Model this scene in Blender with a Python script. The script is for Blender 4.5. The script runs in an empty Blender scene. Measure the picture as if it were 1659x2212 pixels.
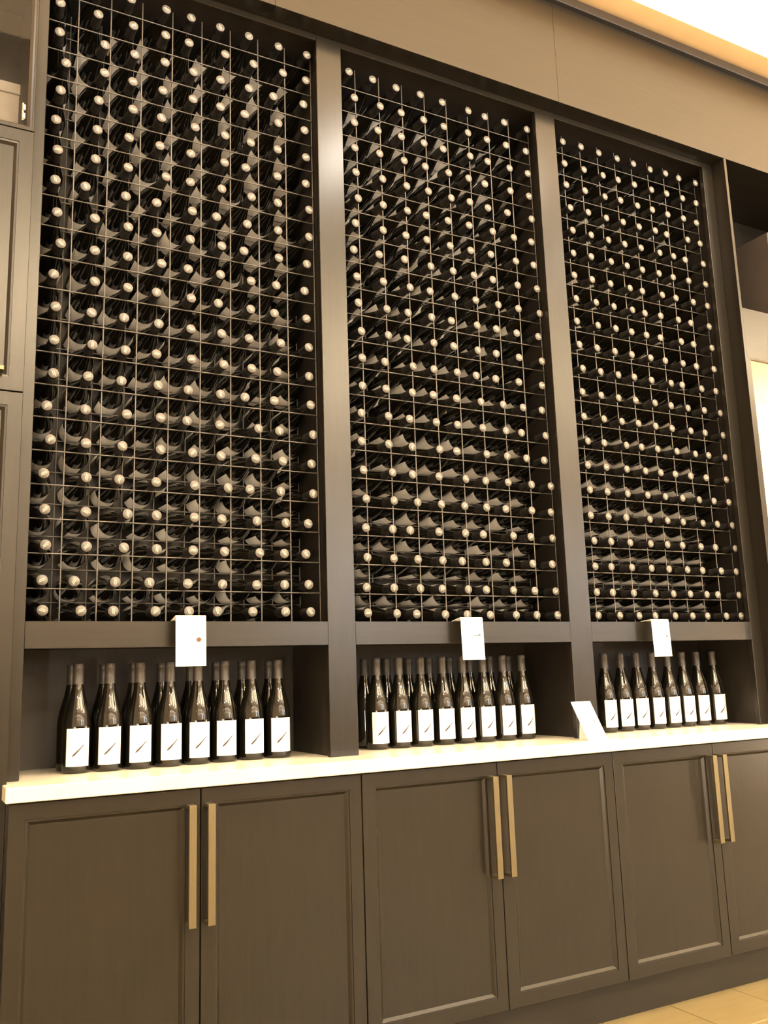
import bpy, bmesh, math, random
from mathutils import Vector, Matrix
random.seed(7)
scene = bpy.context.scene
COL = scene.collection

# ------------------------------------------------------------------ camera, world, lights, exposure
W_PX, H_PX, F_PX = 1659, 2212, 1947.1
cam = bpy.data.cameras.new('camera')
cam.sensor_fit = 'HORIZONTAL'
cam.sensor_width = 36.0
cam.lens = F_PX / W_PX * 36.0
cam.clip_start = 0.05
co = bpy.data.objects.new('camera', cam)
COL.objects.link(co)
co.location = (-0.2995, -2.6312, 1.1496)
co.rotation_euler = (1.7534, 0.0320, -0.4884)
scene.camera = co

vs = scene.view_settings
vs.view_transform = 'Standard'
vs.look = 'None'
vs.gamma = 1.0
vs.use_curve_mapping = False
vs.exposure = 0.0

world = bpy.data.worlds.new('world')
scene.world = world
world.use_nodes = True
world.node_tree.nodes['Background'].inputs[0].default_value = (1.0, 0.85, 0.68, 1)
world.node_tree.nodes['Background'].inputs[1].default_value = 0.3


def light(name, kind, loc, power, color, **kw):
    d = bpy.data.lights.new(name, kind)
    d.energy = power
    d.color = color
    tgt = kw.pop('target', None)
    for k, v in kw.items():
        setattr(d, k, v)
    o = bpy.data.objects.new(name, d)
    COL.objects.link(o)
    o.location = loc
    if tgt is not None:
        o.rotation_euler = (Vector(tgt) - Vector(loc)).to_track_quat('-Z', 'Y').to_euler()
    return o


CEIL_Z = 3.97
WARM = (1.0, 0.90, 0.77)
# assumed unseen downlights along the wall, and a second row further into the room
for x in (-1.35, -0.35, 0.65, 1.65, 2.65, 3.65):
    light('downlight', 'SPOT', (x, -1.35, CEIL_Z - 0.04), 62, WARM, spot_size=math.radians(168), spot_blend=0.6,
          shadow_soft_size=0.05, target=(x, -1.35, 0))
for x in (-1.0, 1.2, 3.4, 5.6):
    light('downlight', 'SPOT', (x, -5.2, CEIL_Z - 0.04), 180, WARM, spot_size=math.radians(168), spot_blend=0.6,
          shadow_soft_size=0.06, target=(x, -5.2, 0))
# low upright lights added out of view to brighten the racked bottles' undersides
for x, y, pw in ((-2.4, -4.2, 60), (-1.5, -4.6, 60), (6.4, -2.6, 34), (7.0, -1.7, 34)):
    light('bar_lamp', 'AREA', (x, y, 0.75), pw, (1.0, 0.80, 0.55), shape='RECTANGLE', size=0.10, size_y=0.8,
          target=(1.4, 0, 1.6))
# small unseen bulbs, assumed and added for highlights on the bottle glass
for x in (-1.2, -0.1, 1.0, 2.1, 3.2, 4.3, 5.4):
    for y, z in ((-3.5, 2.35), (-4.4, 2.15)):
        light('pendant_bulb', 'POINT', (x, y, z), 9, (1.0, 0.85, 0.62), shadow_soft_size=0.035)
# unseen uplights added to brighten the ceiling and its reflections in the wood
for x, y in ((0.5, -4.2), (3.5, -4.2), (6.5, -3.6)):
    light('pendant_uplight', 'AREA', (x, y, 2.9), 850, (1.0, 0.95, 0.86), shape='DISK', size=0.5, target=(x, y, 5.0))
# unseen spots added so the far wall reflects brightly in glass and wood
for x in (0.0, 2.5, 5.0, 7.5):
    light('wall_washer', 'SPOT', (x, -6.0, CEIL_Z - 0.04), 620, WARM, spot_size=math.radians(140), spot_blend=0.5,
          shadow_soft_size=0.05, target=(x, -6.8, 1.5))
# bluish lights for assumed windows, added behind the viewer to reflect in the pillars
for x in (4.4, 8.0):
    light('window_daylight', 'AREA', (x, -6.9, 2.25), 90, (0.72, 0.86, 1.0), shape='RECTANGLE', size=1.8, size_y=1.5,
          target=(x, 0, 2.25))


# ------------------------------------------------------------------ materials
def mat(name, base, rough=0.5, metal=0.0, spec=0.5, emit=None, estr=0.0, coat=0.0):
    m = bpy.data.materials.new(name)
    m.use_nodes = True
    b = m.node_tree.nodes['Principled BSDF']
    b.inputs['Base Color'].default_value = (*base, 1)
    b.inputs['Roughness'].default_value = rough
    b.inputs['Metallic'].default_value = metal
    b.inputs['Specular IOR Level'].default_value = spec
    b.inputs['Coat Weight'].default_value = coat
    if emit:
        b.inputs['Emission Color'].default_value = (*emit, 1)
        b.inputs['Emission Strength'].default_value = estr
    return m


def noise_mix(m, c1, c2, scale, vec=(1, 1, 1), detail=3.0, bump=0.0, rough=None):
    nt = m.node_tree
    b = nt.nodes['Principled BSDF']
    tc = nt.nodes.new('ShaderNodeTexCoord')
    mp = nt.nodes.new('ShaderNodeMapping')
    mp.inputs['Scale'].default_value = vec
    nz = nt.nodes.new('ShaderNodeTexNoise')
    nz.inputs['Scale'].default_value = scale
    nz.inputs['Detail'].default_value = detail
    rp = nt.nodes.new('ShaderNodeValToRGB')
    rp.color_ramp.elements[0].position = 0.3
    rp.color_ramp.elements[1].position = 0.7
    rp.color_ramp.elements[0].color = (*c1, 1)
    rp.color_ramp.elements[1].color = (*c2, 1)
    L = nt.links
    L.new(tc.outputs['Object'], mp.inputs['Vector'])
    L.new(mp.outputs['Vector'], nz.inputs['Vector'])
    L.new(nz.outputs['Fac'], rp.inputs['Fac'])
    L.new(rp.outputs['Color'], b.inputs['Base Color'])
    if bump:
        bp = nt.nodes.new('ShaderNodeBump')
        bp.inputs['Strength'].default_value = bump
        bp.inputs['Distance'].default_value = 0.001
        L.new(nz.outputs['Fac'], bp.inputs['Height'])
        L.new(bp.outputs['Normal'], b.inputs['Normal'])
    return m


WD1, WD2 = (0.0085, 0.0071, 0.0048), (0.0120, 0.0100, 0.0068)
M = {}
M['wood_v'] = noise_mix(mat('stained_wood_upright_grain', WD1, 0.28, spec=0.36), WD1, WD2, 6, (14, 14, 0.7), 4, 0.12)
M['wood_h'] = noise_mix(mat('stained_wood_level_grain', WD1, 0.28, spec=0.36), WD1, WD2, 6, (0.7, 14, 14), 4, 0.12)
M['inner'] = noise_mix(mat('dark_inner_board', (0.012, 0.010, 0.007), 0.5), (0.010, 0.008, 0.006), (0.015, 0.012, 0.009), 6, (14, 14, 0.7))
M['glass'] = mat('dark_bottle_glass', (0.005, 0.0045, 0.003), 0.04, spec=0.5)
M['foil'] = noise_mix(mat('grey_foil', (0.10, 0.092, 0.082), 0.45), (0.085, 0.078, 0.07), (0.12, 0.11, 0.10), 90)
M['foil_mark'] = mat('pale_foil_stroke', (0.42, 0.39, 0.30), 0.4)
M['foil_black'] = noise_mix(mat('charcoal_foil', (0.04, 0.036, 0.032), 0.42), (0.007, 0.0065, 0.006), (0.010, 0.009, 0.008), 90)
M['foil_grey'] = noise_mix(mat('charcoal_grey_foil', (0.04, 0.036, 0.032), 0.42), (0.030, 0.027, 0.024), (0.042, 0.038, 0.034), 90)
M['paper'] = noise_mix(mat('label_paper', (0.78, 0.76, 0.72), 0.7), (0.84, 0.82, 0.78), (0.88, 0.86, 0.83), 60)
M['card'] = noise_mix(mat('card_stock', (0.85, 0.84, 0.82), 0.6), (0.84, 0.83, 0.81), (0.87, 0.86, 0.84), 40)
M['ink'] = noise_mix(mat('brown_ink', (0.16, 0.085, 0.03), 0.7), (0.018, 0.009, 0.003), (0.045, 0.022, 0.007), 300)
M['ink_orange'] = noise_mix(mat('orange_ink', (0.4, 0.16, 0.07), 0.7), (0.09, 0.035, 0.014), (0.14, 0.06, 0.026), 200)
M['wire'] = noise_mix(mat('grey_rack_wire', (0.09, 0.08, 0.07), 0.4, spec=0.6), (0.062, 0.056, 0.049), (0.084, 0.075, 0.066), 50)
M['brass'] = noise_mix(mat('satin_brass', (0.55, 0.42, 0.22), 0.38, 0.85), (0.15, 0.126, 0.073), (0.185, 0.155, 0.09), 8, (60, 60, 1))
M['steel'] = noise_mix(mat('hinge_steel', (0.7, 0.68, 0.6), 0.25, 0.9), (0.66, 0.64, 0.57), (0.74, 0.72, 0.63), 30)
M['stone'] = noise_mix(mat('pale_counter_stone', (0.68, 0.62, 0.46), 0.3), (0.66, 0.61, 0.48), (0.74, 0.69, 0.56), 7, detail=6)
M['wall'] = noise_mix(mat('warm_plaster', (0.62, 0.52, 0.40), 0.8), (0.60, 0.50, 0.38), (0.64, 0.54, 0.42), 9)
M['ceil'] = noise_mix(mat('ceiling_plaster', (0.80, 0.74, 0.62), 0.85), (0.74, 0.60, 0.40), (0.78, 0.64, 0.44), 9)
M['tile'] = noise_mix(mat('beige_floor_tile', (0.50, 0.41, 0.26), 0.4), (0.165, 0.124, 0.052), (0.20, 0.155, 0.070), 5, (1, 5, 1), 5)
M['grout'] = noise_mix(mat('floor_grout', (0.36, 0.28, 0.16), 0.8), (0.19, 0.13, 0.06), (0.23, 0.16, 0.08), 60)
M['cream'] = noise_mix(mat('niche_cream_paint', (0.75, 0.66, 0.48), 0.7), (0.73, 0.62, 0.44), (0.77, 0.66, 0.48), 12)
M['box'] = noise_mix(mat('grey_box_board', (0.24, 0.23, 0.21), 0.7), (0.22, 0.21, 0.19), (0.26, 0.25, 0.23), 20)
M['black'] = noise_mix(mat('black_plastic', (0.012, 0.012, 0.014), 0.4), (0.01, 0.01, 0.012), (0.015, 0.015, 0.017), 30)
M['matte_black'] = noise_mix(mat('matte_black_cloth', (0.01, 0.01, 0.012), 0.85, spec=0.2), (0.008, 0.008, 0.009), (0.012, 0.012, 0.013), 60)
M['brown_case'] = noise_mix(mat('dark_brown_board', (0.04, 0.032, 0.027), 0.6), (0.036, 0.029, 0.024), (0.045, 0.036, 0.03), 12)
M['lamp'] = noise_mix(mat('lamp_diffuser', (0.8, 0.7, 0.5), 0.6, emit=(1.0, 0.62, 0.30), estr=6.0), (0.78, 0.68, 0.48), (0.82, 0.72, 0.52), 6)  # emission stands in for the overlit ceiling above the fascia
M['niche_lamp'] = noise_mix(mat('niche_lamp_diffuser', (0.8, 0.7, 0.5), 0.6, emit=(1.0, 0.68, 0.38), estr=100.0), (0.78, 0.68, 0.48), (0.82, 0.72, 0.52), 6)  # surface of the unseen lamp assumed in the far cabinet
M['pane'] = mat('cabinet_pane', (1, 1, 1), 0.02)
M['pane'].node_tree.nodes['Principled BSDF'].inputs['Transmission Weight'].default_value = 1.0
M['pane'].node_tree.nodes['Principled BSDF'].inputs['IOR'].default_value = 1.2


# ------------------------------------------------------------------ helpers
class MB:
    """collects shapes for one mesh object"""

    def __init__(self):
        self.v, self.f, self.sm, self.mi = [], [], [], []

    def add(self, vs_, fs, smooth=False, mi=0):
        n = len(self.v)
        self.v += [tuple(p) for p in vs_]
        self.f += [tuple(i + n for i in f) for f in fs]
        self.sm += [smooth] * len(fs)
        self.mi += [mi] * len(fs)
        return self

    def box(self, x0, x1, y0, y1, z0, z1, ch=0.0):
        if ch <= 0:
            vs_ = [(x, y, z) for x in (x0, x1) for y in (y0, y1) for z in (z0, z1)]
            fs = [(0, 1, 3, 2), (4, 6, 7, 5), (0, 4, 5, 1), (2, 3, 7, 6), (0, 2, 6, 4), (1, 5, 7, 3)]
            return self.add(vs_, fs)
        bm = bmesh.new()
        bmesh.ops.create_cube(bm, size=1)
        for v in bm.verts:
            v.co = ((x0 + x1) / 2 + v.co.x * (x1 - x0), (y0 + y1) / 2 + v.co.y * (y1 - y0), (z0 + z1) / 2 + v.co.z * (z1 - z0))
        bmesh.ops.bevel(bm, geom=bm.edges[:], offset=ch, segments=1, affect='EDGES')
        bm.verts.index_update()
        self.add([v.co[:] for v in bm.verts], [[v.index for v in f.verts] for f in bm.faces])
        bm.free()
        return self

    def tube(self, a, b, r, n=6):
        a, b = Vector(a), Vector(b)
        d = (b - a).normalized()
        u = d.orthogonal().normalized()
        w = d.cross(u)
        vs_ = []
        for p in (a, b):
            for i in range(n):
                t = 2 * math.pi * i / n
                vs_.append(p + (u * math.cos(t) + w * math.sin(t)) * r)
        fs = [(i, (i + 1) % n, n + (i + 1) % n, n + i) for i in range(n)]
        self.add(vs_, fs, True)
        self.add(vs_[:n], [tuple(range(n - 1, -1, -1))])
        self.add(vs_[n:], [tuple(range(n))])
        return self

    def lathe(self, prof, n=24, mi=0, a0=0.0, a1=2 * math.pi):
        """prof: [(r, z)] about the z axis, z upwards; r=0 ends close it"""
        full = abs(a1 - a0 - 2 * math.pi) < 1e-6
        m = n if full else n + 1
        vs_, rows = [], []
        for r, z in prof:
            if r < 1e-7:
                rows.append([len(vs_)] * m)
                vs_.append((0, 0, z))
            else:
                rows.append(list(range(len(vs_), len(vs_) + m)))
                for i in range(m):
                    t = a0 + (a1 - a0) * i / n
                    vs_.append((r * math.cos(t), r * math.sin(t), z))
        fs = []
        for a, b in zip(rows, rows[1:]):
            for i in range(n):
                j = (i + 1) % m
                q = [a[i], a[j], b[j], b[i]]
                q2 = []
                for k in q:
                    if k not in q2:
                        q2.append(k)
                if len(q2) > 2:
                    fs.append(tuple(q2))
        return self.add(vs_, fs, True, mi)

    def mesh(self, name, *mats):
        me = bpy.data.meshes.new(name)
        me.from_pydata(self.v, [], self.f)
        for m in mats:
            me.materials.append(m)
        me.polygons.foreach_set('use_smooth', self.sm)
        me.polygons.foreach_set('material_index', self.mi)
        me.update()
        return me

    def build(self, name, m, parent=None, loc=None):
        return place(name, self.mesh(name, *(m if isinstance(m, (list, tuple)) else [m])), parent, loc)


def place(name, me, parent=None, loc=None, mw=None):
    o = bpy.data.objects.new(name, me)
    COL.objects.link(o)
    if parent is not None:
        o.parent = parent
    if loc is not None:
        o.location = loc
    if mw is not None:
        o.matrix_local = mw
    return o


def tag(o, label=None, cat=None, group=None, kind=None):
    if label:
        o['label'] = label
    if cat:
        o['category'] = cat
    if group:
        o['group'] = group
    if kind:
        o['kind'] = kind
    return o


def thing(name, label, cat, loc=(0, 0, 0), rot=(0, 0, 0), group=None):
    o = bpy.data.objects.new(name, None)
    o.empty_display_size = 0.05
    COL.objects.link(o)
    o.location = loc
    o.rotation_euler = rot
    return tag(o, label, cat, group)


def structure(o, label=None):
    return tag(o, label, None, None, 'structure')


# ------------------------------------------------------------------ measured layout (metres)
ZC = 0.914            # counter top
Z_RB, Z_RT = 1.2596, 1.3342   # rail
Z_H = 3.4196          # underside of header
X0, X1, X2, X3, X4, X5 = 0.0, 0.9027, 1.0008, 1.8833, 1.9842, 2.843
XL, XR = -0.0345, 2.905
Y_CAB = -0.07         # front of the flanking tall cabinets and the fascia
Y_DOOR = -0.1347      # front of the base cabinet doors
Y_BACK = 0.345
Z_SO, Z_LIP = 3.443, 3.905
PW, PZ, XW, YW, ZR0 = 0.1022, 0.1001, -0.0023, 0.0887, 1.4368
BAYS = (X0, X2, X4)
RACKNAME = ('left', 'middle', 'right')

# ------------------------------------------------------------------ room shell
RX0, RX1, RY0 = -3.2, 9.0, -7.0
floor = structure(MB().box(RX0, RX1, RY0, 0.6, -0.10, -0.010).build('floor', M['grout']), 'beige tiled floor in front of the base cabinets')
TW, TL = 0.305, 0.61
tile_me = MB().box(0.0015, TW - 0.0015, 0.0015, TL - 0.0015, -0.012, 0.0, 0.0015).mesh('tile', M['tile'])
tj = random.Random(3)
for i in range(-8, 12):
    for j in range(-5, 1):
        x = 2.14 + i * TW
        y = -0.06 - 0.29 + j * TL + (TL / 2 if i % 2 else 0)
        place('tile', tile_me, floor, (x, y, tj.uniform(-0.0006, 0.0)))
structure(MB().box(RX0, RX1, RY0, 0.6, CEIL_Z, CEIL_Z + 0.1).build('ceiling', M['ceil']), 'white ceiling above the wood fascia')
structure(MB().box(RX0, RX1, 0.40, 0.60, -0.1, CEIL_Z).build('wall_back', M['wall']), 'wall behind the wine display')
structure(MB().box(RX0, RX1, RY0 - 0.15, RY0, -0.1, CEIL_Z).build('wall_front', M['wall']), 'wall across the room behind the viewer')
structure(MB().box(RX0, RX1, RY0, RY0 + 0.03, 0, 1.25).build('trim_2', M['wood_v']), 'dark wainscot along the far wall')  # unseen dark strip, added so the lower pillars reflect something dark
structure(MB().box(RX0 - 0.15, RX0, RY0, 0.6, -0.1, CEIL_Z).build('wall_left', M['wall']), 'side wall at the near end')
structure(MB().box(RX1, RX1 + 0.15, RY0, 0.6, -0.1, CEIL_Z).build('wall_right', M['wall']), 'side wall at the far end')

# fascia above the display: boards with seams, and a trim cap at its top
fas = thing('fascia', 'stained wood fascia running above the wine racks and cabinets', 'fascia', (1.5, 0.1, Z_SO))
for xa, xb in ((-2.4, -0.7), (-0.7, 0.72), (0.72, 1.955), (1.955, 3.9), (3.9, 5.6)):
    MB().box(xa + 0.0003 - 1.5, xb - 0.0003 - 1.5, Y_CAB - 0.1, 0.29, 0, Z_LIP - Z_SO, 0.001).build('fascia_board', M['wood_h'], fas)
structure(MB().box(-2.4, 5.6, Y_CAB - 0.022, 0.0, Z_LIP, Z_LIP + 0.042, 0.003).build('trim_1', M['inner']),
          'dark wood trim along the top of the fascia')

# ------------------------------------------------------------------ tall display frame on the counter
wc = thing('wine_display', 'tall dark wood display frame with three wine racks above open niches', 'cabinet', (1.43, 0.0, ZC))


def P(name, mb, m=None):
    o = mb.build(name, m or M['wood_v'], wc)
    o.location = (-1.43, 0, -ZC)
    return o


Z_TOP = Z_SO
for xa, xb in ((XL, X0), (X1, X2), (X3, X4), (X5, XR)):
    P('stile', MB().box(xa, xb, 0, 0.022, ZC, Z_TOP, 0.0012))
for xa, xb in ((X0, X1), (X2, X3), (X4, X5)):
    P('rail', MB().box(xa, xb, 0.0004, 0.022, Z_RB, Z_RT, 0.0008), M['wood_h'])
    P('header', MB().box(xa, xb, 0.0004, 0.022, Z_H, Z_TOP, 0.0008), M['wood_h'])
for xa, xb in ((XL + 0.002, -0.008), (0.922, 0.992), (1.9225, 1.9765), (2.893, 2.9045)):
    P('side_panel', MB().box(xa, xb, 0.022, Y_BACK, ZC, Z_TOP), M['inner'])
for xa, xb in ((-0.008, 0.922), (0.992, 1.9225), (1.9765, 2.893)):
    P('shelf', MB().box(xa, xb, 0.022, Y_BACK, Z_RB + 0.010, 1.3195), M['inner'])
    P('top_panel', MB().box(xa, xb, 0.022, Y_BACK, Z_H + 0.006, Z_TOP), M['inner'])
P('back_panel', MB().box(XL, XR, Y_BACK, Y_BACK + 0.018, ZC, Z_TOP), M['inner'])

# ------------------------------------------------------------------ wire racks
RACK_X = (XW, -0.0013, 0.0085)
RACK_P = (0.1022, 0.1013, 0.0985)


def wire_z(b, j):
    return ZR0 + PZ * j + (-0.0045 + 0.00105 * j, -0.0045, -0.0052)[b]


up_me = MB().tube((0, 0, 0), (0, 0, Z_H - Z_RT), 0.0024, 6).mesh('upright_wire', M['wire'])
Y_REAR = YW + 0.17
for b, xb in enumerate(BAYS):
    r = thing('wire_rack', '%s wire rack of square cells filled with lying wine bottles' % RACKNAME[b], 'wine rack',
              (xb + RACK_X[b], YW, Z_RT), group='wire racks in the display frame')
    cr_me = MB().tube((0, 0, 0), (9 * RACK_P[b], 0, 0), 0.0022, 6).mesh('cross_wire', M['wire'])
    for k in range(10):
        place('upright_wire', up_me, r, (k * RACK_P[b], 0, 0))
        place('upright_wire', up_me, r, (k * RACK_P[b], Y_REAR - YW, 0))
    for j in range(-1, 20):
        z = wire_z(b, j) - Z_RT
        place('cross_wire', cr_me, r, (0, -0.0035, z))
        if j >= 0:
            place('cross_wire', cr_me, r, (0, Y_REAR - YW - 0.0035, z - 0.0247))

# ------------------------------------------------------------------ wine bottles
BR = 0.039
BH = 0.306
GLASS = [(0, 0.0), (0.030, 0.0), (0.036, 0.0015), (0.0382, 0.006), (BR, 0.012), (BR, 0.128), (0.0384, 0.140), (0.0364, 0.154),
         (0.0335, 0.170), (0.0288, 0.187), (0.0238, 0.205), (0.0196, 0.222), (0.0166, 0.238), (0.0150, 0.252), (0.0142, 0.268),
         (0.0138, 0.290), (0.0142, 0.292), (0.0142, 0.303), (0.0, 0.304)]
CAPS = [(0.0159, 0.2470), (0.0154, 0.2560), (0.0148, 0.270), (0.0145, 0.2885), (0.0156, 0.2895), (0.0156, 0.2985), (0.0152, 0.2995), (0.0152, 0.3040),
        (0.0144, 0.3056), (0.0, BH)]


def cyl_patch(s0, s1, z0, z1, r, n):
    mb = MB()
    vs_ = []
    for i in range(n + 1):
        a = -math.pi / 2 + (s0 + (s1 - s0) * i / n) / r
        for z in (z0, z1):
            vs_.append((r * math.cos(a), r * math.sin(a), z))
    mb.add(vs_, [(2 * i, 2 * i + 2, 2 * i + 3, 2 * i + 1) for i in range(n)], True)
    return mb


def feather(mb, p0, p1, width, to3d, n=9, ragged=True):
    """tapering quill-like stroke from thick end p0 to fine end p1, in the label's own plane"""
    rr = random.Random(11)
    d = Vector(p1) - Vector(p0)
    nrm = Vector((-d.y, d.x)).normalized()
    vs_, fs = [], []
    for i in range(n + 1):
        t = i / n
        c = Vector(p0) + d * t
        w = width * (0.25 + 1.0 * min(1, t * 5) * (1 - t) ** 0.75)
        ra = rr.uniform(0.75, 1.3) if ragged else 1
        rb = rr.uniform(0.75, 1.3) if ragged else 1
        vs_ += [to3d(*(c + nrm * w * ra)), to3d(*(c - nrm * w * rb))]
    fs = [(2 * i, 2 * i + 1, 2 * i + 3, 2 * i + 2) for i in range(n)]
    return mb.add(vs_, fs)


def on_cyl(r):
    def f(s, z):
        a = -math.pi / 2 + s / r
        return (r * math.cos(a), r * math.sin(a), z)
    return f


glass_me = MB().lathe(GLASS, 28).mesh('bottle_glass', M['glass'])
caps_grey = MB().lathe(CAPS[:8], 22).lathe(CAPS[7:], 22, 1).mesh('foil_capsule', M['foil_black'], M['foil'])
caps_dark = MB().lathe(CAPS, 22).mesh('foil_capsule', M['foil_grey'])
# two short parallel strokes on the flat end of the capsule
mk = MB()
for dx, w in ((-0.0022, 0.0010), (0.0020, 0.0010)):
    off = 0.0012 if dx < 0 else -0.0012
    mk.add([(dx - w, -0.0085 + off, BH + 0.0003), (dx + w, -0.0085 + off, BH + 0.0003), (dx + w, 0.0085 + off, BH + 0.0003), (dx - w, 0.0085 + off, BH + 0.0003)],
           [(0, 1, 2, 3)])
capmark_me = mk.mesh('stroke_mark', M['foil_mark'])
label_me = cyl_patch(-0.0350, 0.0350, 0.020, 0.124, BR + 0.0004, 14).mesh('paper_label', M['paper'])
top_label_me = cyl_patch(-0.040, 0.040, 0.020, 0.126, BR + 0.0004, 14).mesh('paper_label', M['paper'])
back_label_me = cyl_patch(math.pi * BR - 0.042, math.pi * BR + 0.042, 0.036, 0.131, BR + 0.0004, 14).mesh('back_label', M['paper'])
mark_me = mk.mesh('stroke_mark', M['foil_mark'])
label_me = cyl_patch(-0.0350, 0.0350, 0.020, 0.124, BR + 0.0004, 14).mesh('paper_label', M['paper'])
wrap_me = cyl_patch(-0.085, 0.085, 0.022, 0.130, BR + 0.0004, 26).mesh('paper_label', M['paper'])
mark_me = feather(MB(), (-0.0165, 0.0465), (0.0165, 0.0800), 0.0024, on_cyl(BR + 0.0009)).mesh('feather_mark', M['ink'])

ORD = ['zeroth', 'first', 'second', 'third', 'fourth', 'fifth', 'sixth', 'seventh', 'eighth', 'ninth', 'tenth', 'eleventh', 'twelfth', 'thirteenth',
       'fourteenth', 'fifteenth', 'sixteenth', 'seventeenth', 'eighteenth', 'nineteenth', 'twentieth', 'twenty-first']

proto = thing('lying_wine_bottle', 'x', 'wine bottle', (0, 0, -5), group='wine bottles lying in the wire racks')
g = place('bottle_glass', glass_me, proto)
c = place('foil_capsule', caps_grey, proto)
place('stroke_mark', capmark_me, c)
place('paper_label', top_label_me, proto)
place('back_label', back_label_me, proto)


def copy_tree(o, parent=None):
    d = o.copy()
    COL.objects.link(d)
    if parent is not None:
        d.parent = parent
    for ch in o.children:
        copy_tree(ch, d)
    return d


camM = co.rotation_euler.to_matrix()


def pix(p):
    q = camM.transposed() @ (Vector(p) - co.location)
    return W_PX / 2 + F_PX * q.x / -q.z, H_PX / 2 - F_PX * q.y / -q.z


# tip offsets of every lying bottle from its cell's nominal place, in millimetres (across / up), row by row from the rail upwards
DX = (
    ('-2 -1 -13 5 4 -11 2 6 -9',
     '-6 -22 -10 -14 0 7 14 4 -13',
     '0 10 12 7 16 12 31 5 -23',
     '-5 5 22 6 19 4 17 13 -13',
     '-12 4 -5 2 20 26 -6 -4 8',
     '3 0 3 14 11 1 13 3 3',
     '-10 -5 13 13 -7 -3 29 -7 12',
     '5 0 -5 4 -3 -1 -22 -36 3',
     '4 10 6 -2 7 10 2 -12 1',
     '4 5 -1 4 4 2 -6 1 0',
     '-5 12 9 -5 3 -10 -2 -21 -7',
     '12 10 6 10 -6 -3 2 -13 -11',
     '-1 7 7 -7 -1 3 -27 -2 0',
     '-10 -25 -3 -9 6 -15 -10 -2 9',
     '-6 5 3 22 -1 2 5 -3 10',
     '-14 8 3 0 -1 12 -17 -3 2',
     '-4 9 13 3 13 14 3 -2 4',
     '10 43 12 7 5 -3 -19 1 -2',
     '-13 37 17 12 7 -3 -4 -15 -5',
     '-14 0 10 13 -10 14 14 21 8',
     '0 0 0 15 -2 -3 -3 6 12'),
    ('15 20 -5 7 -4 -9 1 -9 -16',
     '13 14 15 0 6 -19 -3 -8 -12',
     '16 17 9 8 -13 -15 -31 -13 -26',
     '15 14 -19 -5 3 -19 11 -15 -11',
     '19 23 15 13 9 0 -15 -2 -11',
     '13 23 2 6 20 4 -2 4 -7',
     '7 12 5 15 -16 12 1 -12 -29',
     '9 13 -4 5 -6 2 5 -24 -11',
     '19 8 13 -5 -6 0 -3 -12 -23',
     '18 8 26 5 1 -16 -31 -25 -17',
     '21 25 1 8 -9 -3 -21 -17 -9',
     '10 32 7 6 -12 0 -14 -18 -18',
     '9 12 22 4 11 0 2 -7 0',
     '-1 -3 0 12 9 0 -15 -1 -9',
     '9 19 13 -3 1 -9 -20 -2 -19',
     '23 34 34 2 -4 -14 -2 -2 -20',
     '16 23 45 14 16 -4 -18 -31 -13',
     '15 14 15 5 7 -3 -27 -7 -16',
     '16 12 8 5 -10 9 -9 -2 -16',
     '17 23 11 8 -2 6 -4 -15 -19',
     '-1 -5 -6 -5 -8 12 -10 -20 -8'),
    ('14 21 24 7 11 5 -10 -7 -18',
     '16 -5 2 12 13 -1 -4 -55 -20',
     '22 -3 0 2 -2 -1 -14 -11 -19',
     '24 7 6 11 -1 -17 -10 -27 -9',
     '18 5 -9 16 11 3 17 -6 -12',
     '19 11 16 16 12 9 4 -11 -24',
     '20 14 17 15 -3 -22 -33 -44 -23',
     '32 13 33 4 -8 -2 10 -16 -18',
     '22 22 14 -1 -4 -11 -7 -24 -14',
     '18 19 9 -2 0 -8 -13 -19 -17',
     '31 24 18 -1 -5 3 -35 -16 -30',
     '22 15 9 0 2 -15 -17 -34 -32',
     '22 51 20 6 -10 -34 -16 -50 -29',
     '29 49 37 23 -6 -23 -19 -54 -33',
     '24 19 16 27 -9 -1 -22 -18 -26',
     '32 19 45 15 2 -7 -21 -32 -32',
     '36 39 27 14 2 10 -10 -38 -30',
     '29 21 23 11 3 -8 -42 -13 -34',
     '15 16 29 6 5 -11 -19 -28 -70',
     '17 22 31 8 -1 -2 -18 -22 -34',
     '16 9 8 9 2 1 -13 -30 -28'))
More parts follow.
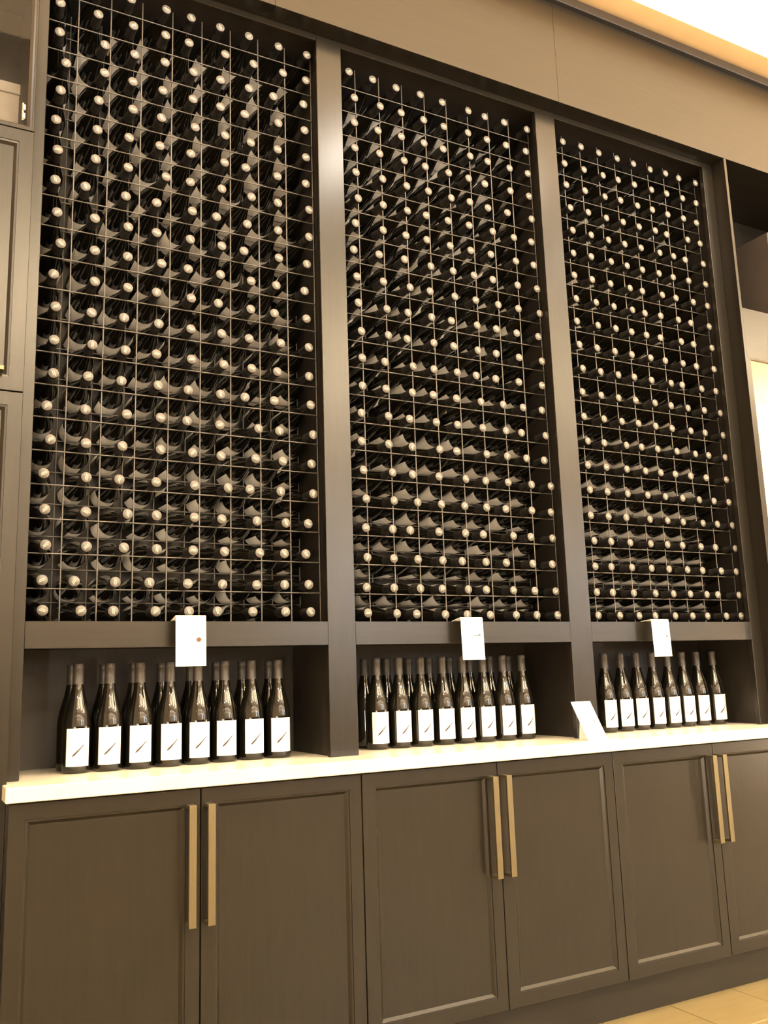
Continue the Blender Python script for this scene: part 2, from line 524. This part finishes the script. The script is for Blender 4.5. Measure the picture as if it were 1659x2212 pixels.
DZ = (
    ('8 6 6 6 7 8 8 10 12',
     '-9 -12 -12 -12 -12 -10 -10 -8 -5',
     '-10 -9 -10 -10 -9 -9 -9 -8 -7',
     '-7 -8 -8 -7 -7 -7 -7 -8 -7',
     '-4 -6 -6 -6 -6 -7 -6 -6 -6',
     '-2 -4 -2 -4 -5 -6 -5 -6 -6',
     '-2 -3 -4 -3 -4 -5 -4 -7 -5',
     '-2 0 -1 -1 -3 -4 -6 -5 -7',
     '1 1 -1 0 0 -4 -4 -3 -6',
     '4 2 2 1 0 -1 -1 -2 -6',
     '5 4 2 2 2 0 -1 -1 -3',
     '7 6 4 3 3 1 1 0 -3',
     '7 10 6 5 4 5 1 2 0',
     '10 10 8 6 6 5 3 4 0',
     '15 12 9 7 8 7 5 4 3',
     '16 15 11 11 8 7 5 4 2',
     '18 16 13 11 8 7 6 4 2',
     '20 15 15 12 10 8 6 3 3',
     '23 17 16 16 13 10 8 6 2',
     '19 20 18 17 16 13 9 7 6',
     '0 0 0 16 17 14 12 8 6'),
    ('5 3 2 1 1 0 -1 -1 -2',
     '-13 -12 -14 -14 -13 -12 -13 -12 -12',
     '-14 -14 -13 -12 -14 -11 -11 -11 -13',
     '-10 -13 -13 -13 -12 -12 -10 -12 -12',
     '-13 -13 -14 -12 -11 -11 -11 -10 -11',
     '-11 -11 -13 -13 -10 -11 -10 -11 -11',
     '-13 -14 -14 -12 -14 -13 -12 -13 -14',
     '-13 -13 -14 -13 -14 -14 -12 -13 -12',
     '-12 -12 -13 -14 -13 -11 -14 -12 -15',
     '-11 -13 -11 -12 -12 -12 -13 -13 -12',
     '-10 -11 -13 -12 -12 -10 -11 -11 -11',
     '-7 -10 -10 -9 -10 -10 -11 -11 -10',
     '-8 -8 -8 -8 -9 -9 -9 -10 -9',
     '-7 -7 -5 -8 -7 -7 -8 -10 -9',
     '-3 -6 -5 -7 -6 -6 -5 -9 -10',
     '-3 -5 -5 -5 -5 -6 -4 -7 -9',
     '-3 -3 -6 -5 -6 -5 -7 -9 -10',
     '-5 -3 -5 -5 -5 -4 -6 -8 -9',
     '-3 -7 -6 -6 -6 -7 -7 -6 -9',
     '-4 -6 -6 -7 -8 -6 -8 -9 -11',
     '0 -2 -4 -5 -8 -9 -9 -11 -13'),
    ('-2 -1 -1 -1 -1 0 0 0 1',
     '-16 -13 -15 -15 -15 -15 -14 -15 -14',
     '-14 -14 -14 -15 -15 -14 -13 -14 -13',
     '-13 -13 -12 -13 -13 -12 -13 -12 -12',
     '-11 -12 -12 -14 -15 -13 -12 -12 -12',
     '-10 -11 -13 -13 -12 -13 -14 -14 -12',
     '-12 -13 -15 -15 -15 -15 -14 -16 -16',
     '-12 -13 -13 -15 -15 -14 -15 -14 -15',
     '-13 -13 -15 -15 -14 -15 -14 -14 -14',
     '-14 -13 -13 -15 -14 -14 -13 -15 -15',
     '-11 -13 -14 -15 -16 -15 -17 -15 -16',
     '-11 -15 -15 -14 -15 -14 -15 -17 -17',
     '-10 -14 -14 -14 -16 -16 -16 -20 -20',
     '-11 -15 -14 -14 -15 -16 -17 -20 -20',
     '-12 -11 -12 -15 -15 -16 -19 -20 -22',
     '-11 -14 -16 -16 -19 -19 -18 -21 -23',
     '-12 -15 -16 -16 -17 -19 -19 -22 -23',
     '-11 -14 -17 -16 -18 -20 -22 -22 -25',
     '-13 -17 -17 -17 -19 -22 -22 -23 -28',
     '-12 -15 -17 -19 -21 -22 -21 -22 -24',
     '-14 -17 -17 -18 -22 -23 -24 -27 -28'))


def clamp(v, a, b):
    return max(a, min(b, v))


spots = []
jr = random.Random(21)
for b, xb in enumerate(BAYS):
    for j in range(21):
        dxs = [int(t) / 1000 for t in DX[b][j].split()]
        dzs = [int(t) / 1000 for t in DZ[b][j].split()]
        for k in range(9):
            cell = xb + RACK_X[b] + (k + 0.5) * RACK_P[b]
            tip = clamp(xb + XW + (k + 0.5) * PW + dxs[k] - cell, -0.024, 0.024)
            body = clamp(0.5 * tip, -0.0065, 0.0065)
            x = cell + tip
            y = 0.0282 + jr.uniform(-0.003, 0.004)
            z = ZR0 + PZ * (j - 1) + 0.0225 + dzs[k]
            z = clamp(z, wire_z(b, j - 1) + 0.0166, wire_z(b, j - 1) + 0.026) if j else clamp(z, 1.3592, 1.366)
            yaw = math.asin((tip - body) / 0.20)
            spin = jr.uniform(0, 2 * math.pi)
            lab = math.pi + jr.gauss(0, 0.3)
            u, v = pix((x, y, z))
            d = (Vector((x, y, z)) - co.location).length
            vis = -14 < v and -14 < u < W_PX + 14
            spots.append((0 if vis else 1, d, b, j, k, cell + body, y, z, yaw, spin, lab))
spots.sort()


def bottle_matrix(x, y, z, yaw):
    # neck towards the room (-y): local z -> -y, turned a little about the middle of the body
    R = Matrix.Rotation(yaw, 4, 'Z') @ Matrix.Rotation(math.pi / 2, 4, 'X')
    axis = R.to_3x3() @ Vector((0, 0, 1))
    return Matrix.Translation(Vector((x, 0.228, z)) - axis * (BH - (0.228 - y))) @ R


rest = MB()
for i, (_, d, b, j, k, x, y, z, yaw, spin, lab) in enumerate(spots):
    Mx = bottle_matrix(x, y, z, yaw)
    if i < 300:
        o = proto if i == 0 else copy_tree(proto)
        o.matrix_world = Mx
        tag(o, 'dark wine bottle lying in the %s wire rack, %s row above the rail, %s column' % (RACKNAME[b], ORD[j + 1], ORD[k + 1]))
        for ch in o.children:
            if ch.name.startswith(('paper_label', 'back_label')):
                ch.rotation_euler.z = lab
            elif ch.name.startswith('foil_capsule'):
                ch.rotation_euler.z = spin
    else:
        for me, rz, mis in ((glass_me, 0, (0,)), (top_label_me, lab, (1,)), (back_label_me, lab, (1,)), (caps_grey, spin, (4, 2)), (capmark_me, spin, (3,))):
            T = Mx @ Matrix.Rotation(rz, 4, 'Z')
            vv = [T @ v.co for v in me.vertices]
            n0 = len(rest.v)
            rest.add(vv, [tuple(p.vertices) for p in me.polygons], me is not capmark_me)
            rest.mi[-len(me.polygons):] = [mis[p.material_index] for p in me.polygons]
tag(rest.build('lying_wine_bottles', [M['glass'], M['paper'], M['foil'], M['foil_mark'], M['foil_black']]),
    'dark wine bottles with grey capsules lying in the far wire racks', 'wine bottles', 'wine bottles lying in the wire racks', 'stuff')


# standing bottles in the three niches
def standing(label, x, y, rz, group):
    o = thing('standing_wine_bottle', label, 'wine bottle', (x, y, ZC), (0, 0, rz), group)
    place('bottle_glass', glass_me, o)
    place('foil_capsule', caps_dark, o)
    l = place('paper_label', label_me, o)
    place('feather_mark', mark_me, l)
    return o


FRONT = ([(0.158, .089), (0.2457, .0854), (0.3316, .081), (0.4208, .0867), (0.5074, .0932), (0.5949, .1023), (0.6846, .109), (0.7722, .1063)],
         [(1.1423, .138), (1.2275, .135), (1.3115, .130), (1.4017, .133), (1.4862, .1318), (1.5699, .1269), (1.6559, .1233), (1.7429, .1250)],
         [(2.150, .137), (2.238, .140), (2.3274, .147), (2.4154, .149), (2.502, .150), (2.5884, .153), (2.6778, .158), (2.7671, .1534)])
for b, pts in enumerate(FRONT):
    for i, (px, py) in enumerate(pts):
        dv = Vector((px - co.location.x, py - co.location.y)).normalized() * 0.038
        x, y = px + dv.x, py + dv.y
        rz = (0.0, 0.0, -0.05)[b] + random.uniform(-0.09, 0.09)
        standing('wine bottle with white label in the %s niche, %s in the front row' % (RACKNAME[b], ORD[i + 1]), x, y, rz,
                 'labelled bottles standing in the niches')
        if b < 2 or i < 5:
            standing('unlit wine bottle behind the front row of the %s niche, %s in line' % (RACKNAME[b], ORD[i + 1]),
                     x + random.uniform(-0.004, 0.004), min(y + 0.087, Y_BACK - 0.043), math.pi + random.uniform(-0.2, 0.2), 'bottles at the back of the niches')

# ------------------------------------------------------------------ counter and base cabinets
tag(MB().box(-0.047, XR, -0.154, 0.362, ZC - 0.0385, ZC, 0.002).build('countertop', M['stone']),
    'long pale stone countertop under the wine display', 'countertop')


def door_frame(w, h, fr, chamfer=0.008):
    """front face at y=0, x 0..w, z 0..h; stepped moulding round the opening"""
    loops = [(0, 0.02), (0, 0.0012), (0.0012, 0), (fr - 0.014, 0), (fr - 0.0135, 0.0025), (fr - 0.008, 0.0030), (fr, 0.0105), (fr, 0.02)]
    mb = MB()
    vs_ = []
    for ins, y in loops:
        vs_ += [(ins, y, ins), (w - ins, y, ins), (w - ins, y, h - ins), (ins, y, h - ins)]
    fs = []
    for a in range(len(loops) - 1):
        for i in range(4):
            j = (i + 1) % 4
            fs.append((a * 4 + i, a * 4 + j, a * 4 + 4 + j, a * 4 + 4 + i))
    a = (len(loops) - 1) * 4
    for i in range(4):
        j = (i + 1) % 4
        fs.append((a + i, a + j, j, i))
    return mb.add(vs_, fs)


def bar_pull(L, w=0.0205, t=0.009, out=0.038):
    mb = MB().box(-w / 2, w / 2, -out, -out + t, 0, L, 0.0008)
    for z in (0, L - t):
        mb.box(-w / 2, w / 2, -out + t, 0, z, z + t)
    return mb


pull_me = bar_pull(0.308).mesh('handle', M['brass'])
GX = [-0.038, 0.4510, 0.9405, 1.4300, 1.9190, 2.4080, 2.8975]
Z_DT, Z_DB = 0.871, 0.1306
CABL = ('base cabinet under the left rack, beneath the end of the counter', 'middle base cabinet below the first and second wood pillars',
        'base cabinet under the right rack, standing next to the bare tiles')
for n in range(3):
    xa, xb = GX[2 * n], GX[2 * n + 2]
    cb = thing('base_cabinet', CABL[n], 'cabinet', ((xa + xb) / 2, 0, 0), group='base cabinets under the counter')
    ox = -(xa + xb) / 2
    MB().box(xa + ox + 0.001, xb + ox - 0.001, Y_DOOR + 0.022, 0.38, Z_DB - 0.006, ZC - 0.040).build('carcass', M['wood_v'], cb)
    MB().box(xa + ox, xb + ox, -0.078, -0.06, 0.0, Z_DB - 0.006).build('toe_kick', M['wood_h'], cb)
    for s in range(2):
        x0, x1 = GX[2 * n + s] + 0.0015, GX[2 * n + s + 1] - 0.0015
        w, h = x1 - x0, Z_DT - Z_DB
        d = door_frame(w, h, 0.0535).build('door', M['wood_v'], cb, (x0 + ox, Y_DOOR, Z_DB))
        MB().box(0.05, w - 0.05, 0.0105, 0.018, 0.05, h - 0.05).build('door_panel', M['wood_v'], d)
        hx = w - 0.0305 if s == 0 else 0.0185
        place('handle', pull_me, d, (hx, 0, 0.5235 - Z_DB))

# ------------------------------------------------------------------ tall cabinet at the near end (glass door above, panelled doors below)
tc = thing('tall_cabinet', 'tall dark wood cabinet with glass door above panelled doors', 'cabinet', (-0.37, 0, 0))
ox = 0.37
xa, xb = -0.72, XL - 0.0012
m = MB()
m.box(xa + ox, xb + ox, Y_CAB + 0.022, Y_BACK, 0.0, 2.735)
m.box(xb + ox - 0.016, xb + ox, Y_CAB + 0.022, Y_BACK, 2.735, Z_SO - 0.001)
m.box(xa + ox, xa + ox + 0.016, Y_CAB + 0.022, Y_BACK, 2.735, Z_SO - 0.001)
m.box(xa + ox + 0.016, xb + ox - 0.016, Y_BACK - 0.012, Y_BACK, 2.735, Z_SO - 0.001)
m.box(xa + ox + 0.016, xb + ox - 0.016, Y_CAB + 0.022, Y_BACK - 0.012, Z_SO - 0.02, Z_SO - 0.001)
m.build('carcass', M['wood_v'], tc)
w = xb - xa - 0.002
# glazed door
zg = 2.7500
d = door_frame(w, Z_SO - zg - 0.004, 0.0205).build('glass_door', M['wood_v'], tc, (xa + 0.001 + ox, Y_CAB, zg))
MB().box(0.017, w - 0.017, 0.0112, 0.0152, 0.017, Z_SO - zg - 0.021).build('pane', M['pane'], d)
hg = MB()
for z in (0.048, 0.076):
    hg.box(w - 0.0335, w - 0.0225, 0.022, 0.034, z, z + 0.020, 0.002)
    hg.tube((w - 0.030, 0.028, z - 0.004), (w - 0.030, 0.028, z + 0.024), 0.004, 10)
hg.build('hinge', M['steel'], d)
# panelled doors
for za, zb in ((1.9585, 2.7475), (0.12, 1.9555)):
    d = door_frame(w, zb - za, 0.0525).build('door', M['wood_v'], tc, (xa + 0.001 + ox, Y_CAB, za))
    MB().box(0.049, w - 0.049, 0.0105, 0.018, 0.049, zb - za - 0.049).build('door_panel', M['wood_v'], d)
    if za > 1:
        hb = MB().box(w - 0.30, w - 0.0545, -0.034, -0.026, 0.046, 0.058, 0.0008)
        for xx in (w - 0.30, w - 0.0635):
            hb.box(xx, xx + 0.009, -0.026, 0.0, 0.046, 0.058)
        hb.build('handle', M['brass'], d)
# a pale box kept behind the glass door
bx = thing('storage_box', 'pale grey box behind the glass door of the tall cabinet', 'box', (-0.19, 0.12, 2.735))
MB().box(-0.118, 0.118, -0.09, 0.09, 0, 0.185, 0.002).build('box_body', M['box'], bx)
MB().box(-0.120, 0.120, -0.092, 0.092, 0.186, 0.222, 0.002).build('box_lid', M['box'], bx)

# ------------------------------------------------------------------ tall cabinet at the far end (open niches)
fc = thing('shelf_cabinet', 'tall dark wood cabinet with dark open shelf above a glowing niche', 'cabinet', (3.35, 0, 0))
xa, xb = XR + 0.0006, 3.80
ox = -3.35
ZS0, ZS1 = 2.484, 2.7185


def F(name, mb, m=None):
    return mb.build(name, m or M['wood_v'], fc)


F('side_panel', MB().box(xa + ox, xa + 0.0155 + ox, Y_CAB, Y_BACK, 0.0, Z_SO - 0.001, 0.0008))
F('side_panel', MB().box(xb - 0.018 + ox, xb + ox, Y_CAB, Y_BACK, 0.0, Z_SO - 0.001, 0.0008))
F('back_panel', MB().box(xa + 0.0155 + ox, xb - 0.018 + ox, Y_BACK - 0.012, Y_BACK, ZS0, Z_SO - 0.001))
F('shelf', MB().box(xa + 0.0155 + ox, xb - 0.018 + ox, Y_CAB + 0.0004, Y_BACK - 0.012, ZS0, ZS1, 0.0008), M['wood_h'])
F('stile', MB().box(xa + 0.0155 + ox, 2.9385 + ox, Y_CAB + 0.0004, 0.0, 0.86, ZS0 - 0.0004))
F('niche_back', MB().box(xa + 0.0155 + ox, xb - 0.018 + ox, Y_BACK - 0.012, Y_BACK, 0.90, ZS0), M['cream'])
F('niche_floor', MB().box(xa + 0.0155 + ox, xb - 0.018 + ox, Y_CAB, Y_BACK - 0.012, 0.86, 0.90), M['wood_h'])
F('plinth', MB().box(xa + 0.0155 + ox, xb - 0.018 + ox, Y_CAB, Y_BACK - 0.012, 0.0, 0.86))
# assumed lamp column in the niche, added out of view to light it
F('niche_top', MB().box(xa + 0.034 + ox, xb - 0.018 + ox, Y_CAB + 0.02, Y_BACK - 0.012, ZS0 - 0.006, ZS0 - 0.0005), M['cream'])
lp = F('strip_lamp', MB().box(3.66 + ox, 3.74 + ox, 0.02, 0.10, 1.5, 2.3, 0.01), M['niche_lamp'])
# dark loudspeaker-like case on the upper shelf
sp = thing('black_case', 'black case standing on the dark upper shelf of the far cabinet', 'case', (3.46, 0.16, ZS1 + 0.0005))
MB().box(-0.16, 0.16, -0.12, 0.12, 0, 0.50, 0.006).build('case_body', M['brown_case'], sp)
MB().box(-0.157, 0.157, -0.124, -0.12, 0.03, 0.47, 0.001).build('case_front', M['matte_black'], sp)

# ------------------------------------------------------------------ glowing panel added under the ceiling in place of brightly lit plaster
cl = thing('ceiling_light', 'long warm glowing light panel under the ceiling beside the fascia', 'light', (1.6, -0.72, CEIL_Z - 0.058))
MB().box(-3.5, 3.5, -0.5, 0.5, 0.0, 0.05, 0.004).build('diffuser', M['lamp'], cl)
hr = MB()
for xx in (-3.2, -1.6, 0, 1.6, 3.2):
    hr.tube((xx, 0, 0.05), (xx, 0, 0.058), 0.008, 8)
hr.build('mount', M['steel'], cl)

# ------------------------------------------------------------------ cards
def flat(mb, y):
    return lambda s, z: (s, y, z)


def hanging_card(label, xl, xr, yf, zt, zb, draw):
    """folded card hung over the rail: front leaf, top fold, short flap behind the rail front"""
    w = xr - xl
    o = thing('folded_card', label, 'card', ((xl + xr) / 2, 0.0, Z_RT), group='folded white cards hung on the rails')
    t = 0.0011
    a = zb - Z_RT
    b = zt - Z_RT
    mb = MB()
    pr = [(yf - 0.004, a), (yf, b), (yf + 0.003, b + 0.0022), (0.012, 0.0022), (0.012, 0.0006), (yf + 0.0036, b + 0.0006), (yf + t, b - 0.0008), (yf - 0.004 + t, a)]
    n = len(pr)
    vs_ = [(-w / 2, y, z) for y, z in pr] + [(w / 2, y, z) for y, z in pr]
    fs = [(i, (i + 1) % n, n + (i + 1) % n, n + i) for i in range(n)]
    fs += [(0, 7, 6, 1), (1, 6, 5, 2), (2, 5, 4, 3), (n, n + 1, n + 6, n + 7), (n + 1, n + 2, n + 5, n + 6), (n + 2, n + 3, n + 4, n + 5)]
    mb.add(vs_, fs)
    lf = mb.build('card_leaf', M['card'], o)

    def to3d(s, z):   # z: metres above the foot of the card
        f = z / (b - a)
        return (s, yf - 0.004 + 0.004 * f - 0.0005, a + z)
    md = MB()
    mt = draw(md, to3d)
    md.build('printed_mark', mt, lf)
    return o


def disc(mb, c, r, to3d, n=14, wob=0.12):
    rr = random.Random(5)
    pts = [to3d(c[0] + r * math.cos(2 * math.pi * i / n) * (1 + rr.uniform(-wob, wob)), c[1] + r * math.sin(2 * math.pi * i / n) * (1 + rr.uniform(-wob, wob))) for i in range(n)]
    mb.add(pts, [tuple(range(n))])


def draw_blob(mb, t):
    c = (0.0225, 0.0755)
    disc(mb, c, 0.0068, t)
    for ang, ln, w in ((182, 0.0135, .0008), (20, 0.0145, .0008), (-4, 0.0125, .0011), (-55, 0.0125, .0009), (60, 0.010, .0005)):
        a = math.radians(ang)
        feather(mb, (c[0] + .003 * math.cos(a), c[1] + .003 * math.sin(a)), (c[0] + ln * math.cos(a), c[1] + ln * math.sin(a)), w, t, 4)
    return M['ink_orange']


def draw_twig(mb, t):
    feather(mb, (0.037, 0.083), (-0.017, 0.0805), 0.0011, t, 8)
    feather(mb, (0.030, 0.087), (0.020, 0.079), 0.0012, t, 4)
    feather(mb, (0.034, 0.0795), (0.026, 0.086), 0.0010, t, 4)
    disc(mb, (0.033, 0.086), 0.0016, t, 8)
    return M['ink']


def draw_speck(mb, t):
    disc(mb, (0.027, 0.077), 0.0030, t, 10, 0.3)
    feather(mb, (0.024, 0.072), (0.037, 0.085), 0.0011, t, 4)
    disc(mb, (0.026, 0.063), 0.0022, t, 8, 0.3)
    disc(mb, (0.0325, 0.069), 0.0012, t, 8, 0.3)
    return M['ink']


hanging_card('white folded card with orange blob mark, hung on the rail', 0.4010, 0.4905, -0.045, 1.3455, 1.2020, draw_blob)
hanging_card('white folded card with thin level twig mark, hung on the rail', 1.3755, 1.4650, -0.045, 1.3430, 1.2018, draw_twig)
hanging_card('white folded card with small dark specks, hung on the rail', 2.2430, 2.3330, -0.045, 1.3382, 1.1982, draw_speck)

# card leaning back against the second pillar, standing on the counter
lc = thing('leaning_card', 'white card with slanted brown stroke leaning against the pillar on the counter', 'card', (1.879, -0.113, ZC))
lw, lh = 0.088, 0.1535
ang = math.radians(32)
up = Vector((0.004, math.sin(ang), math.cos(ang)))
mb = MB()
t = 0.0012
nrm = Vector((0, -math.cos(ang), math.sin(ang)))
vs_ = []
for off in (0.0, -t):
    for sx, sz in ((-lw / 2, 0), (lw / 2, 0), (lw / 2, lh), (-lw / 2, lh)):
        vs_.append(Vector((sx, 0, 0)) + up * sz + nrm * off + Vector((0, 0, 0.0012)))
mb.add(vs_, [(0, 1, 2, 3), (7, 6, 5, 4), (0, 4, 5, 1), (1, 5, 6, 2), (2, 6, 7, 3), (3, 7, 4, 0)])
lf = mb.build('card_leaf', M['card'], lc)
md = MB()
feather(md, (0.029, 0.062), (0.002, 0.094), 0.0016, lambda s, z: Vector((s, 0, 0)) + up * z + nrm * 0.0006 + Vector((0, 0, 0.0012)), 8)
md.build('printed_mark', M['ink'], lf)
MB().add([(-0.02, 0.075, 0), (0.02, 0.075, 0), (0.02, 0.062, 0.100), (-0.02, 0.062, 0.100), (-0.02, 0.0765, 0), (0.02, 0.0765, 0), (0.02, 0.0635, 0.100), (-0.02, 0.0635, 0.100)],
         [(0, 1, 2, 3), (7, 6, 5, 4), (0, 4, 5, 1), (1, 5, 6, 2), (2, 6, 7, 3), (3, 7, 4, 0)]).build('card_prop', M['card'], lc)
bpy.context.view_layer.update()
